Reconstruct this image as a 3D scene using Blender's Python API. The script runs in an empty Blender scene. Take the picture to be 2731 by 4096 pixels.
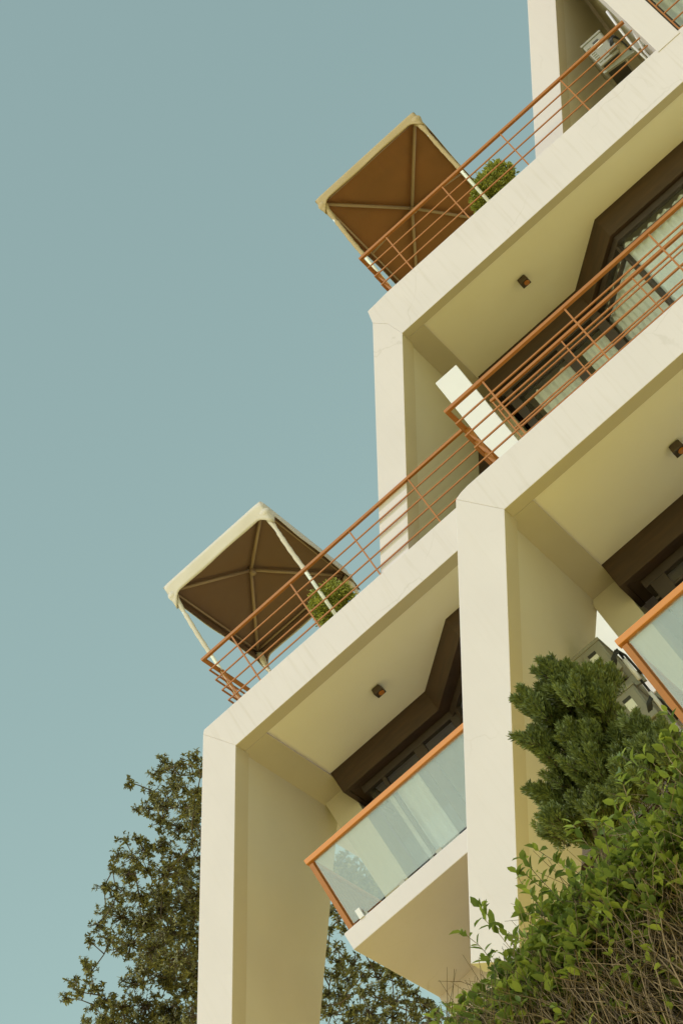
import bpy, bmesh, math, random
import numpy as np
from mathutils import Vector, Matrix

C = bpy.context.scene.collection
SC = bpy.context.scene
R = math.radians

# ------------------------------------------------------------------ camera
cam = bpy.data.cameras.new("camera")
cam.sensor_fit = 'VERTICAL'; cam.sensor_height = 36.0; cam.sensor_width = 24.0
cam.lens = 9871.33 / 4096 * 36
cam.clip_start = 0.1; cam.clip_end = 3000
co = bpy.data.objects.new("camera", cam); C.objects.link(co)
right = Vector((0.7418848, 0.4890190, -0.4587672))
up = Vector((0.6592124, -0.4067693, 0.6324379))
back = Vector((0.1226618, -0.7716211, -0.6241433))
m3 = Matrix((right, up, back)).transposed()
co.matrix_world = m3.to_4x4()
SC.camera = co

# ------------------------------------------------------------------ light
SUN_EL, SUN_AZ = 55.0, 28.0          # azimuth to the left of straight-behind the camera
sd = Vector((-math.sin(R(SUN_AZ)) * math.cos(R(SUN_EL)), -math.cos(R(SUN_AZ)) * math.cos(R(SUN_EL)), math.sin(R(SUN_EL))))
w = bpy.data.worlds.new("World"); SC.world = w; w.use_nodes = True
nt = w.node_tree; nt.nodes.clear()
sky = nt.nodes.new('ShaderNodeTexSky'); sky.sky_type = 'NISHITA'; sky.sun_disc = False
sky.sun_elevation = R(SUN_EL); sky.sun_rotation = math.atan2(sd.x, sd.y) % (2 * math.pi)
sky.air_density = 1.0; sky.dust_density = 0.15; sky.ozone_density = 1.0; sky.altitude = 0
tint = nt.nodes.new('ShaderNodeMixRGB'); tint.blend_type = 'MULTIPLY'; tint.inputs[0].default_value = 1.0
tint.inputs[2].default_value = (2.38, 2.10, 1.15, 1)
bg = nt.nodes.new('ShaderNodeBackground'); bg.inputs[1].default_value = 0.15
ow = nt.nodes.new('ShaderNodeOutputWorld')
nt.links.new(sky.outputs[0], tint.inputs[1]); nt.links.new(tint.outputs[0], bg.inputs[0]); nt.links.new(bg.outputs[0], ow.inputs[0])
sl = bpy.data.lights.new("sun", 'SUN'); sl.energy = 2.0; sl.angle = R(0.5); sl.color = (1.0, 0.95, 0.95)
so = bpy.data.objects.new("sun", sl); C.objects.link(so); so.location = sd * 60
so.rotation_euler = (-sd).to_track_quat('-Z', 'Y').to_euler()
SC.view_settings.view_transform = 'Standard'; SC.view_settings.look = 'None'
SC.view_settings.exposure = -0.07; SC.view_settings.gamma = 1.0
SC.cycles.max_bounces = 10; SC.cycles.diffuse_bounces = 6; SC.cycles.transparent_max_bounces = 16

# ------------------------------------------------------------------ materials
def mat(name, col, rough=0.7, metal=0.0, var=0.0, scale=3.0, bump=0.0, bscale=60.0, streak=0.0, island=0.0, chips=0.0, crack=0.0, col2=None, transl=None, stretch=None, spec=0.5):
    m = bpy.data.materials.new(name); m.use_nodes = True
    n = m.node_tree.nodes; l = m.node_tree.links
    p = n['Principled BSDF']; p.inputs['Roughness'].default_value = rough; p.inputs['Metallic'].default_value = metal
    p.inputs['Specular IOR Level'].default_value = spec
    c = (*col, 1); p.inputs['Base Color'].default_value = c
    cur = None
    geo = n.new('ShaderNodeNewGeometry')
    tc = n.new('ShaderNodeTexCoord')
    def mix(fac, a, b, kind='MIX'):
        x = n.new('ShaderNodeMixRGB'); x.blend_type = kind
        if isinstance(fac, float): x.inputs[0].default_value = fac
        else: l.new(fac, x.inputs[0])
        for i, v in ((1, a), (2, b)):
            if isinstance(v, tuple): x.inputs[i].default_value = v
            else: l.new(v, x.inputs[i])
        return x.outputs[0]
    cur = c
    c2 = (*(col2 if col2 else tuple(v * 0.6 for v in col)), 1)
    if var > 0:
        nz = n.new('ShaderNodeTexNoise'); nz.inputs['Scale'].default_value = scale; nz.inputs['Detail'].default_value = 6
        src = geo.outputs['Position']
        if stretch:
            mp = n.new('ShaderNodeMapping'); mp.inputs['Scale'].default_value = stretch; l.new(src, mp.inputs[0]); src = mp.outputs[0]
        l.new(src, nz.inputs['Vector'])
        r = n.new('ShaderNodeMapRange'); r.inputs['From Min'].default_value = 0.35; r.inputs['From Max'].default_value = 0.75
        r.inputs['To Max'].default_value = var; l.new(nz.outputs['Fac'], r.inputs['Value'])
        cur = mix(r.outputs[0], cur, c2)
    if streak > 0:
        mp = n.new('ShaderNodeMapping'); mp.inputs['Scale'].default_value = (9, 9, 0.5); l.new(geo.outputs['Position'], mp.inputs[0])
        nz = n.new('ShaderNodeTexNoise'); nz.inputs['Scale'].default_value = 2.2; nz.inputs['Detail'].default_value = 5; l.new(mp.outputs[0], nz.inputs['Vector'])
        r = n.new('ShaderNodeMapRange'); r.inputs['From Min'].default_value = 0.52; r.inputs['From Max'].default_value = 0.8
        r.inputs['To Max'].default_value = streak; l.new(nz.outputs['Fac'], r.inputs['Value'])
        cur = mix(r.outputs[0], cur, (col[0] * 0.62, col[1] * 0.56, col[2] * 0.42, 1))
    if crack > 0:           # a few hairline cracks
        nd = n.new('ShaderNodeTexNoise'); nd.inputs['Scale'].default_value = 2.5; nd.inputs['Detail'].default_value = 6; l.new(geo.outputs['Position'], nd.inputs['Vector'])
        va = n.new('ShaderNodeVectorMath'); va.operation = 'MULTIPLY_ADD'; va.inputs[1].default_value = (.35, .35, .35)
        l.new(nd.outputs['Color'], va.inputs[0]); l.new(geo.outputs['Position'], va.inputs[2])
        vo = n.new('ShaderNodeTexVoronoi'); vo.feature = 'DISTANCE_TO_EDGE'; vo.inputs['Scale'].default_value = 0.55; l.new(va.outputs[0], vo.inputs['Vector'])
        r = n.new('ShaderNodeMapRange'); r.inputs['From Min'].default_value = 0.0; r.inputs['From Max'].default_value = 0.007; r.inputs['To Min'].default_value = 1; r.inputs['To Max'].default_value = 0
        l.new(vo.outputs['Distance'], r.inputs['Value'])
        nm = n.new('ShaderNodeTexNoise'); nm.inputs['Scale'].default_value = 0.9; l.new(geo.outputs['Position'], nm.inputs['Vector'])
        r2 = n.new('ShaderNodeMapRange'); r2.inputs['From Min'].default_value = 0.5; r2.inputs['From Max'].default_value = 0.62; r2.inputs['To Max'].default_value = crack; l.new(nm.outputs['Fac'], r2.inputs['Value'])
        mu = n.new('ShaderNodeMath'); mu.operation = 'MULTIPLY'; l.new(r.outputs[0], mu.inputs[0]); l.new(r2.outputs[0], mu.inputs[1])
        cur = mix(mu.outputs[0], cur, (col[0] * .45, col[1] * .42, col[2] * .34, 1))
    if chips > 0:
        nz = n.new('ShaderNodeTexNoise'); nz.inputs['Scale'].default_value = 9.0; nz.inputs['Detail'].default_value = 8; nz.inputs['Roughness'].default_value = 0.65
        l.new(geo.outputs['Position'], nz.inputs['Vector'])
        r = n.new('ShaderNodeMapRange'); r.inputs['From Min'].default_value = chips; r.inputs['From Max'].default_value = chips + 0.02
        l.new(nz.outputs['Fac'], r.inputs['Value']); cur = mix(r.outputs[0], cur, (0.75, 0.68, 0.55, 1))
    if island > 0:
        r = n.new('ShaderNodeMath'); r.operation = 'MULTIPLY'; r.inputs[1].default_value = island
        l.new(geo.outputs['Random Per Island'], r.inputs[0]); cur = mix(r.outputs[0], cur, c2)
    if not isinstance(cur, tuple): l.new(cur, p.inputs['Base Color'])
    if bump > 0:
        nz = n.new('ShaderNodeTexNoise'); nz.inputs['Scale'].default_value = bscale; nz.inputs['Detail'].default_value = 4
        l.new(geo.outputs['Position'], nz.inputs['Vector'])
        b = n.new('ShaderNodeBump'); b.inputs['Strength'].default_value = bump; b.inputs['Distance'].default_value = 0.01
        l.new(nz.outputs['Fac'], b.inputs['Height']); l.new(b.outputs[0], p.inputs['Normal'])
    if transl:
        out = n['Material Output']; t = n.new('ShaderNodeBsdfTranslucent')
        if isinstance(cur, tuple): t.inputs[0].default_value = cur
        else: l.new(cur, t.inputs[0])
        ms = n.new('ShaderNodeMixShader'); ms.inputs[0].default_value = transl
        l.new(p.outputs[0], ms.inputs[1]); l.new(t.outputs[0], ms.inputs[2]); l.new(ms.outputs[0], out.inputs[0])
    return m

M = {}
M['stucco'] = mat('cream_stucco', (0.64, 0.575, 0.635), 0.85, var=0.13, scale=1.1, bump=0.12, bscale=90, streak=0.06, crack=0.2, spec=0.2)
M['fascia'] = mat('weathered_cream_stucco', (0.64, 0.575, 0.635), 0.85, var=0.13, scale=1.1, bump=0.12, bscale=90, streak=0.22, crack=0.2, spec=0.2)
M['shade_wall'] = mat('shade_tinted_stucco', (0.66, 0.61, 0.535), 0.85, var=0.14, scale=0.9, bump=0.12, bscale=90, spec=0.2)  # cream stucco for shaded walls, the shade's olive tone put into its colour
M['ceiling'] = mat('pale_ceiling_paint', (0.90, 0.84, 0.73), 0.9, var=0.18, scale=0.8, col2=(0.74, 0.66, 0.5), bump=0.08, bscale=80, spec=0.2)
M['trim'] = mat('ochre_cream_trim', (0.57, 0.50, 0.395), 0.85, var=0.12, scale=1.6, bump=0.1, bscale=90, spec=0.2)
M['orange'] = mat('orange_paint', (0.35, 0.13, 0.026), 0.5, var=0.35, scale=9, col2=(0.27, 0.085, 0.022), bump=0.05, spec=0.3)
M['handrail'] = mat('orange_chipped_paint', (0.54, 0.195, 0.035), 0.5, chips=0.66, var=0.2, scale=12, col2=(0.5, 0.17, 0.04))
M['wood'] = mat('dark_brown_wood', (0.042, 0.023, 0.013), 0.55, var=0.6, scale=2.5, col2=(0.085, 0.042, 0.019), stretch=(1, 1, 7))
M['frame'] = mat('window_frame', (0.045, 0.030, 0.025), 0.5, var=0.3, scale=6, col2=(0.075, 0.05, 0.042))
M['curtain'] = mat('pale_curtain', (0.70, 0.71, 0.78), 0.9, var=0.25, scale=4, col2=(0.52, 0.53, 0.60), stretch=(6, 6, 0.6))
M['white'] = mat('white_paint', (0.66, 0.63, 0.68), 0.6, var=0.08, scale=4)
M['pole'] = mat('white_metal_pole', (0.78, 0.78, 0.76), 0.4, var=0.15, scale=20)
M['room'] = mat('shade_dark_plaster', (0.10, 0.09, 0.07), 0.9, var=0.2)  # gloom of the unlit rooms put into the plaster colour
M['floor'] = mat('terrace_tiles', (0.66, 0.52, 0.20), 0.7, var=0.3, scale=5)
M['canopy_cream'] = mat('cream_canvas', (0.64, 0.57, 0.51), 0.9, var=0.25, scale=3, col2=(0.48, 0.41, 0.33), bump=0.3, bscale=14, transl=0.1)
M['canopy_tan'] = mat('tan_canvas', (0.44, 0.33, 0.19), 0.9, var=0.3, scale=3, col2=(0.36, 0.26, 0.12), bump=0.3, bscale=14, transl=0.1)
M['lining_dark'] = mat('dark_brown_lining', (0.22, 0.135, 0.092), 0.9, var=0.4, scale=1.6, col2=(0.24, 0.12, 0.055), bump=0.35, bscale=7, transl=0.25)
M['lining'] = mat('rust_brown_lining', (0.34, 0.15, 0.055), 0.9, var=0.45, scale=1.6, col2=(0.20, 0.11, 0.045), bump=0.45, bscale=7, transl=0.25)
M['rib'] = mat('brown_grey_tube', (0.36, 0.25, 0.175), 0.5, var=0.2, scale=8)
M['lamp'] = mat('dark_bronze', (0.055, 0.035, 0.02), 0.45)
M['lens'] = mat('amber_glass', (0.45, 0.16, 0.03), 0.3)
M['ac'] = mat('grey_white_plastic', (0.27, 0.255, 0.215), 0.5, var=0.2, scale=7, col2=(0.20, 0.185, 0.15))
M['ac_dark'] = mat('dark_grille', (0.035, 0.032, 0.028), 0.6)
M['steel'] = mat('grey_bracket', (0.33, 0.32, 0.28), 0.5, var=0.3, scale=10)
M['cable'] = mat('black_cable', (0.018, 0.017, 0.02), 0.5)
M['ground'] = mat('pale_sandy_ground', (0.72, 0.56, 0.15), 0.95, var=0.35, scale=0.5, col2=(0.66, 0.51, 0.13))
M['road'] = mat('asphalt', (0.06, 0.058, 0.055), 0.9, var=0.3, scale=4)
M['bark'] = mat('brown_bark', (0.10, 0.07, 0.045), 0.9, var=0.5, scale=6, bump=0.5, bscale=30)
M['twig'] = mat('tan_twigs', (0.27, 0.185, 0.105), 0.85, island=1.0, col2=(0.045, 0.03, 0.018))
M['leaf_tree'] = mat('olive_leaf', (0.27, 0.245, 0.072), 0.5, island=0.95, col2=(0.06, 0.058, 0.025), transl=0.25)
M['leaf_hedge'] = mat('bright_green_leaf', (0.37, 0.43, 0.07), 0.42, island=0.9, col2=(0.065, 0.11, 0.03), transl=0.4)
M['leaf_conifer'] = mat('conifer_green', (0.22, 0.25, 0.05), 0.6, var=0.6, scale=8.0, island=0.65, col2=(0.035, 0.055, 0.016), transl=0.15)
M['leaf_topiary'] = mat('topiary_green', (0.46, 0.47, 0.075), 0.55, island=0.8, col2=(0.12, 0.14, 0.03), transl=0.25)
M['pot'] = mat('terracotta_pot', (0.35, 0.15, 0.08), 0.8, var=0.3)

def glass_mat(name, tintc, refl, rough=0.02, dirt_haze=(.02, .07)):
    m = bpy.data.materials.new(name); m.use_nodes = True
    n = m.node_tree.nodes; l = m.node_tree.links; n.remove(n['Principled BSDF'])
    t = n.new('ShaderNodeBsdfTransparent'); t.inputs[0].default_value = (*tintc, 1)
    g = n.new('ShaderNodeBsdfGlossy'); g.inputs['Roughness'].default_value = rough; g.inputs[0].default_value = (1, 1, 1, 1)
    d = n.new('ShaderNodeBsdfDiffuse'); d.inputs[0].default_value = (0.6, 0.62, 0.58, 1)
    fr = n.new('ShaderNodeLayerWeight'); fr.inputs[0].default_value = 0.5
    pw = n.new('ShaderNodeMath'); pw.operation = 'POWER'; pw.inputs[1].default_value = 5; l.new(fr.outputs['Facing'], pw.inputs[0])
    ad = n.new('ShaderNodeMath'); ad.operation = 'ADD'; ad.inputs[1].default_value = refl; ad.use_clamp = True; l.new(pw.outputs[0], ad.inputs[0])
    ms = n.new('ShaderNodeMixShader'); l.new(ad.outputs[0], ms.inputs[0]); l.new(t.outputs[0], ms.inputs[1]); l.new(g.outputs[0], ms.inputs[2])
    nz = n.new('ShaderNodeTexNoise'); nz.inputs['Scale'].default_value = 2.0
    geo = n.new('ShaderNodeNewGeometry'); mp = n.new('ShaderNodeMapping'); mp.inputs['Scale'].default_value = (8, 8, 0.6)
    l.new(geo.outputs['Position'], mp.inputs[0]); l.new(mp.outputs[0], nz.inputs['Vector'])
    r = n.new('ShaderNodeMapRange'); r.inputs['To Min'].default_value = dirt_haze[0]; r.inputs['To Max'].default_value = dirt_haze[1]; l.new(nz.outputs['Fac'], r.inputs['Value'])
    m2 = n.new('ShaderNodeMixShader'); l.new(r.outputs[0], m2.inputs[0]); l.new(ms.outputs[0], m2.inputs[1]); l.new(d.outputs[0], m2.inputs[2])
    l.new(m2.outputs[0], n['Material Output'].inputs[0]); return m
M['glass'] = glass_mat('balustrade_glass', (0.93, 0.94, 0.93), 0.16, dirt_haze=(.12, .23))  # pale diffuse streaks also paint in the glass's milky reflections
M['pane'] = glass_mat('window_glass', (0.95, 0.96, 0.95), 0.03, dirt_haze=(.0, .02))

# ------------------------------------------------------------------ mesh helpers
class MB:
    def __init__(s): s.v = []; s.f = []
    def add(s, vs, fs):
        o = len(s.v); s.v += [tuple(v) for v in vs]; s.f += [tuple(i + o for i in f) for f in fs]; return s
    def box(s, x0, x1, y0, y1, z0, z1):
        return s.add([(x0, y0, z0), (x1, y0, z0), (x1, y1, z0), (x0, y1, z0), (x0, y0, z1), (x1, y0, z1), (x1, y1, z1), (x0, y1, z1)],
                     [(0, 3, 2, 1), (4, 5, 6, 7), (0, 1, 5, 4), (1, 2, 6, 5), (2, 3, 7, 6), (3, 0, 4, 7)])
    def prism(s, poly, y0, y1):          # polygon in x,z pushed along y
        k = len(poly)
        vs = [(x, y0, z) for x, z in poly] + [(x, y1, z) for x, z in poly]
        return s.add(vs, [tuple(range(k)), tuple(reversed(range(k, 2 * k)))] + [(i, i + k, (i + 1) % k + k, (i + 1) % k) for i in range(k)])
    def slab(s, poly, z0, z1):           # polygon in x,y pushed along z
        k = len(poly)
        vs = [(x, y, z0) for x, y in poly] + [(x, y, z1) for x, y in poly]
        return s.add(vs, [tuple(reversed(range(k))), tuple(range(k, 2 * k))] + [(i, (i + 1) % k, (i + 1) % k + k, i + k) for i in range(k)])
    def tube(s, pts, rad, seg=8):
        pts = [Vector(p) for p in pts]; n = len(pts)
        if not hasattr(rad, '__len__'): rad = [rad] * n
        base = len(s.v); vs = []; fs = []
        pa = None
        for i, p in enumerate(pts):
            d = (pts[min(i + 1, n - 1)] - pts[max(i - 1, 0)]).normalized()
            if pa is None:
                pa = d.orthogonal().normalized()
            else:
                pa = (pa - d * pa.dot(d)); pa = pa.normalized() if pa.length > 1e-6 else d.orthogonal().normalized()
            pb = d.cross(pa)
            for k in range(seg):
                a = 2 * math.pi * k / seg
                vs.append(p + (pa * math.cos(a) + pb * math.sin(a)) * rad[i])
        for i in range(n - 1):
            for k in range(seg):
                fs.append((i * seg + k, i * seg + (k + 1) % seg, (i + 1) * seg + (k + 1) % seg, (i + 1) * seg + k))
        fs.append(tuple(reversed(range(seg)))); fs.append(tuple((n - 1) * seg + k for k in range(seg)))
        return s.add(vs, fs)
    def build(s, name, m, parent=None, bevel=0.0, smooth=False):
        me = bpy.data.meshes.new(name); me.from_pydata(s.v, [], s.f); me.update()
        bm = bmesh.new(); bm.from_mesh(me); bmesh.ops.recalc_face_normals(bm, faces=bm.faces); bm.to_mesh(me); bm.free()
        me.materials.append(m)
        if smooth: me.polygons.foreach_set('use_smooth', [True] * len(me.polygons))
        o = bpy.data.objects.new(name, me); C.objects.link(o)
        if bevel > 0:
            b = o.modifiers.new('bevel', 'BEVEL'); b.width = bevel; b.segments = 2; b.limit_method = 'ANGLE'; b.angle_limit = R(30)
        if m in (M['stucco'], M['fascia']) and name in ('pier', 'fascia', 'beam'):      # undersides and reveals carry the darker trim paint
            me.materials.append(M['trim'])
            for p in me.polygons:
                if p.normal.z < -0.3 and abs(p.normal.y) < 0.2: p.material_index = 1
        if parent is not None: attach(o, parent)
        return o
def attach(o, parent):
    bpy.context.view_layer.update()
    o.parent = parent; o.matrix_parent_inverse = parent.matrix_world.inverted()
def thing(name, label, cat, loc=(0, 0, 0), group=None):
    o = bpy.data.objects.new(name, None); C.objects.link(o); o.location = loc; o.empty_display_size = 0.2
    tag(o, label, cat, group); bpy.context.view_layer.update(); return o
def tag(o, label, cat, group=None):
    o['label'] = label; o['category'] = cat
    if group: o['group'] = group
def struct(o, kind='structure'):
    o['kind'] = kind; return o
def offset_path(path, d):
    out = []
    n = len(path)
    def nrm(a, b):
        v = Vector((b[0] - a[0], b[1] - a[1])).normalized(); return Vector((-v.y, v.x))   # left of travel = into the building
    for i, p in enumerate(path):
        if i == 0: q = Vector(p) + nrm(p, path[1]) * d
        elif i == n - 1: q = Vector(p) + nrm(path[i - 1], p) * d
        else:
            a = nrm(path[i - 1], p); b = nrm(p, path[i + 1]); k = (a + b); q = Vector(p) + k * (d / (1 + a.dot(b)))
        out.append((q.x, q.y))
    return out
def strip(mb, path, d0, d1, z0, z1):
    a = offset_path(path, d0); b = offset_path(path, d1)
    for i in range(len(path) - 1):
        mb.slab([a[i], a[i + 1], b[i + 1], b[i]], z0, z1)
    return mb

# ------------------------------------------------------------------ setting: ground, road
def ground_z(x, y):
    pts = [(-400, -1.6), (3, -1.6), (9.5, 4.2), (12.5, 4.5), (18, 6.5), (21, 7.5), (26, 9.5), (33, 11.0), (45, 13.5), (90, 17), (900, 20)]
    for (a, za), (b, zb) in zip(pts, pts[1:]):
        if y <= b:
            t = max(0, (y - a) / (b - a)); return za + (zb - za) * t
    return pts[-1][1]
xs = [-900, -300, -120, -60, -40] + [i * 2 for i in range(-15, 16)] + [40, 60, 120, 300, 900]
ys = [-400, -150, -60, -30, -15, -8, -2, 0, 2, 3, 4, 5, 6, 7, 8, 9, 9.5, 10, 11, 12.5, 14, 16, 18, 20, 21, 23, 26, 29, 33, 38, 45, 60, 90, 200, 900]
mb = MB(); rg = random.Random(3)
for y in ys:
    for x in xs: mb.v.append((x, y, ground_z(x, y) + (rg.uniform(-.06, .06) if y > 5 else 0)))
nx = len(xs)
for j in range(len(ys) - 1):
    for i in range(nx - 1): mb.f.append((j * nx + i, j * nx + i + 1, (j + 1) * nx + i + 1, (j + 1) * nx + i))
struct(mb.build('ground', M['ground'], smooth=True))
struct(MB().box(-900, 900, -6, -1.6, -1.62, -1.596).build('road', M['road']))

# ------------------------------------------------------------------ railings, windows, balustrades
def railing(root, y, x0, x1, zf, ztop, barz, postx, ret=None, label=None, rail_h=0.042):
    """orange steel railing along x at depth y; ret = depth to which it returns at its left end"""
    mb = MB().box(x0, x1, y - 0.025, y + 0.025, ztop - rail_h, ztop)
    if ret: mb.box(x0, x0 + 0.055, y + 0.025, ret, ztop - rail_h, ztop)
    r = mb.build('railing', M['orange'], root, bevel=0.004)
    for z in barz:
        b = MB().box(x0 + 0.012, x1, y - 0.0085, y + 0.0085, z - 0.0085, z + 0.0085)
        if ret: b.box(x0 + 0.012, x0 + 0.034, y + 0.011, ret, z - 0.011, z + 0.011)
        b.build('bar', M['orange'], r)
    for x in postx:
        MB().box(x - 0.010, x + 0.010, y - 0.014, y + 0.010, zf, ztop - rail_h).build('post', M['orange'], r)
    if ret:
        for yy, wd in ((y + 0.42, 0.07), (y + 1.6, 0.03)):
            MB().box(x0 + 0.008, x0 + 0.008 + wd, yy, yy + 0.03, zf, ztop - rail_h).build('post', M['orange'], r)
    return r

def curtain_mesh(p0, p1, z0, z1, fold=0.05, amp=0.03, seed=0, ragged=0.0):
    rr = random.Random(seed); L = math.hypot(p1[0] - p0[0], p1[1] - p0[1]); n = max(6, int(L / (fold / 5)))
    dx, dy = (p1[0] - p0[0]) / L, (p1[1] - p0[1]) / L; ph = 0; mb = MB(); rows = 5
    offs = []; tops = []; t = 0
    for i in range(n + 1):
        ph += 2 * math.pi / 5 * rr.uniform(0.55, 1.35) * 0.75
        offs.append(math.sin(ph) * amp * rr.uniform(0.5, 1.2)); t = 0.6 * t + rr.uniform(-1, 1) * ragged; tops.append(t)
    for j in range(rows):
        v = j / (rows - 1)
        for i in range(n + 1):
            s = L * i / n; o = offs[i] * (0.5 + 0.5 * (1 - v))
            mb.v.append((p0[0] + dx * s - dy * o, p0[1] + dy * s + dx * o, z0 + (z1 - z0) * v + (tops[i] if j == rows - 1 else 0)))
    for j in range(rows - 1):
        for i in range(n): mb.f.append((j * (n + 1) + i, j * (n + 1) + i + 1, (j + 1) * (n + 1) + i + 1, (j + 1) * (n + 1) + i))
    return mb

def window_wall(root, path, ht, hb, zsill, mull, curtains, seed=1, rec=0.0):
    """dark timber glazing that follows a bent path; mull: list of (segment, distance); curtains: (segment, from, to)"""
    hd = strip(MB(), path, 0.0, 0.07, hb, ht); strip(hd, path, 0.07, 0.30, hb + 0.015, hb + 0.05)
    hd.build('window_header', M['wood'], root, bevel=0.004)
    fr = strip(MB(), path, 0.20 - rec, 0.29 - rec, hb - 0.10, hb + 0.012)
    strip(fr, path, 0.215 - rec, 0.285 - rec, hb - 0.30, hb - 0.265)
    strip(fr, path, 0.18 - rec, 0.30 - rec, zsill, zsill + 0.12)
    pin = offset_path(path, 0.245 - rec)
    def at(seg, d, off=0.245):
        q = offset_path(path, off); a, b = Vector(q[seg]), Vector(q[seg + 1]); L = (b - a).length
        return a + (b - a).normalized() * min(d, L)
    for seg, d, wd in mull:
        a = Vector(pin[seg]); b = Vector(pin[seg + 1]); u = (b - a).normalized(); nn = Vector((-u.y, u.x)); p = a + u * d
        q = [p - u * wd / 2 - nn * 0.04, p + u * wd / 2 - nn * 0.04, p + u * wd / 2 + nn * 0.05, p - u * wd / 2 + nn * 0.05]
        fr.slab([(v.x, v.y) for v in q], zsill + 0.12, hb - 0.10)
    wf = fr.build('window', M['frame'], root, bevel=0.004)
    strip(MB(), path, 0.25 - rec, 0.258 - rec, zsill + 0.1, hb - 0.08).build('pane', M['pane'], wf)
    for k, (seg, a, b, zt) in enumerate(curtains):
        p0 = at(seg, a, 0.34 - rec); p1 = at(seg, b, 0.34 - rec)
        if (p1 - p0).length < 0.06: continue
        curtain_mesh((p0.x, p0.y), (p1.x, p1.y), zsill + 0.05, zt, fold=0.10, amp=0.045, seed=seed + k, ragged=0.022).build('curtain', M['curtain'], wf, smooth=True)
    return wf

def balustrade(root, x0, x1, y0, yback, zs, ztop, seed=0):
    """glass balcony front with an orange handrail and an orange slatted return at its left end; zs = slab top"""
    hr = MB().box(x0, x1, y0 - 0.02, y0 + 0.07, ztop - 0.075, ztop).box(x0 + 0.02, x0 + 0.09, y0 + 0.07, yback, ztop - 0.10, ztop - 0.02)
    h = hr.build('balustrade', M['handrail'], root, bevel=0.006)
    n = int((x1 - x0) / 2.2) + 1
    gx = x0 + 0.11
    while gx < x1 - 0.1:
        MB().box(gx, min(gx + 2.6, x1), y0 + 0.02, y0 + 0.032, zs + 0.05, ztop - 0.08).build('glass_pane', M['glass'], h); gx += 2.62
    post = MB().box(x0 + 0.02, x0 + 0.085, y0 - 0.005, y0 + 0.03, zs, ztop - 0.105)
    post.build('corner_post', M['orange'], h, bevel=0.004)
    MB().box(x0 + 0.075, x0 + 0.12, y0 + 0.04, y0 + 0.09, zs, ztop - 0.105).build('inner_post', M['orange'], h, bevel=0.004)
    y = y0 + 0.16
    while y < yback - 0.1:
        MB().box(x0 + 0.03, x0 + 0.06, y, y + 0.13, zs + 0.04, ztop - 0.11).build('slat', M['orange'], h); y += 0.155
    x = x0 + 0.25
    while x < min(x1, x0 + 4):
        MB().box(x, x + 0.09, y0 + 0.012, y0 + 0.04, zs, zs + 0.06).build('glass_clamp', M['steel'], h); x += 0.62
    return h

SL = 0.607
def lean_wall(root, xr, xl, z0, zb, zt, yf, yb_bot, yb_top, s=SL):
    v = []
    for z, yb in ((zb, yb_bot), (zt, yb_top)):
        a, b = leanline(xl, z0, z, s), leanline(xr, z0, z, s)
        v += [(a, yf, z), (b, yf, z), (b, yb, z), (a, yb, z)]
    return MB().add(v, [(0, 3, 2, 1), (4, 5, 6, 7), (0, 1, 5, 4), (1, 2, 6, 5), (2, 3, 7, 6), (3, 0, 4, 7)]).build('side_wall', M['shade_wall'], root)
def leanline(x, z, zz, s=SL): return x + s * (zz - z)
# ------------------------------------------------------------------ rear building (upper, two roof terraces)
RB = thing('apartment_building', 'cream building further back, stepping up three storeys with gazebos on two roof terraces', 'building', (0, 28, 9.5))
ZA, XA = 19.24, -7.14           # inner corner under the lower terrace
def pier_poly(xl, zl, xr, zr, zb, corner, apex, s=SL):
    """left line through (xl,zl), right line through (xr,zr), cut square at zb"""
    bl = (leanline(xl, zl, zb, s), zb); wd = leanline(xr, zr, zb, s) - bl[0]
    br = (leanline(xr, zr, zb - 0.30, s), zb - 0.30)
    return [bl, br, apex] + corner
# lower bay
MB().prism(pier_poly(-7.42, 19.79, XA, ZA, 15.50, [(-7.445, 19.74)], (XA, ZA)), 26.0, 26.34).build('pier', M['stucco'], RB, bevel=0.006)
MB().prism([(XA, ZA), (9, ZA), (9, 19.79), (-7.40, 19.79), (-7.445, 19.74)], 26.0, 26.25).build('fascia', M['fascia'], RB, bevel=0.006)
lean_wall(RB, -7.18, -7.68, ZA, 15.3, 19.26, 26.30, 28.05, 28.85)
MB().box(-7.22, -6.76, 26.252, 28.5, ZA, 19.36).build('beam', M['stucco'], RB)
MB().prism([(-7.60, 19.29), (9, 19.29), (9, 19.74), (-7.36, 19.74)], 26.2, 33).build('terrace_slab', M['stucco'], RB)
MB().box(-7.2, 9, 26.26, 33, 19.744, 19.76).build('terrace_floor', M['floor'], RB)
MB().box(-7.16, -6.75, 28.45, 29.2, 15.9, 19.32).build('wall', M['shade_wall'], RB)
wpath = [(-6.75, 28.8), (-6.75, 28.02), (-4.99, 28.02), (-4.01, 27.05), (9, 27.05)]
window_wall(RB, wpath, 19.33, 18.90, 15.93, [(1, 0.30, 0.06), (1, 0.95, 0.17), (1, 1.60, 0.12), (2, 0.15, 0.07), (2, 1.3, 0.07), (3, 0.1, 0.1), (3, 2.2, 0.1)],
            [(1, 0.08, 0.62, 18.58), (2, 0.1, 1.3, 18.35), (3, 0.3, 3.5, 18.5), (1, 1.62, 1.95, 18.4), (1, 0.62, 1.62, 17.0)], seed=4)
MB().box(-7.25, 9, 26.0, 28.45, 15.66, 15.93).build('balcony_slab', M['stucco'], RB, bevel=0.008)
balustrade(RB, -7.19, 9, 26.02, 28.4, 15.93, 17.15)
MB().box(-6.97, -6.90, 25.985, 26.03, 15.93, 16.07).build('white_clamp', M['white'], RB)
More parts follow.
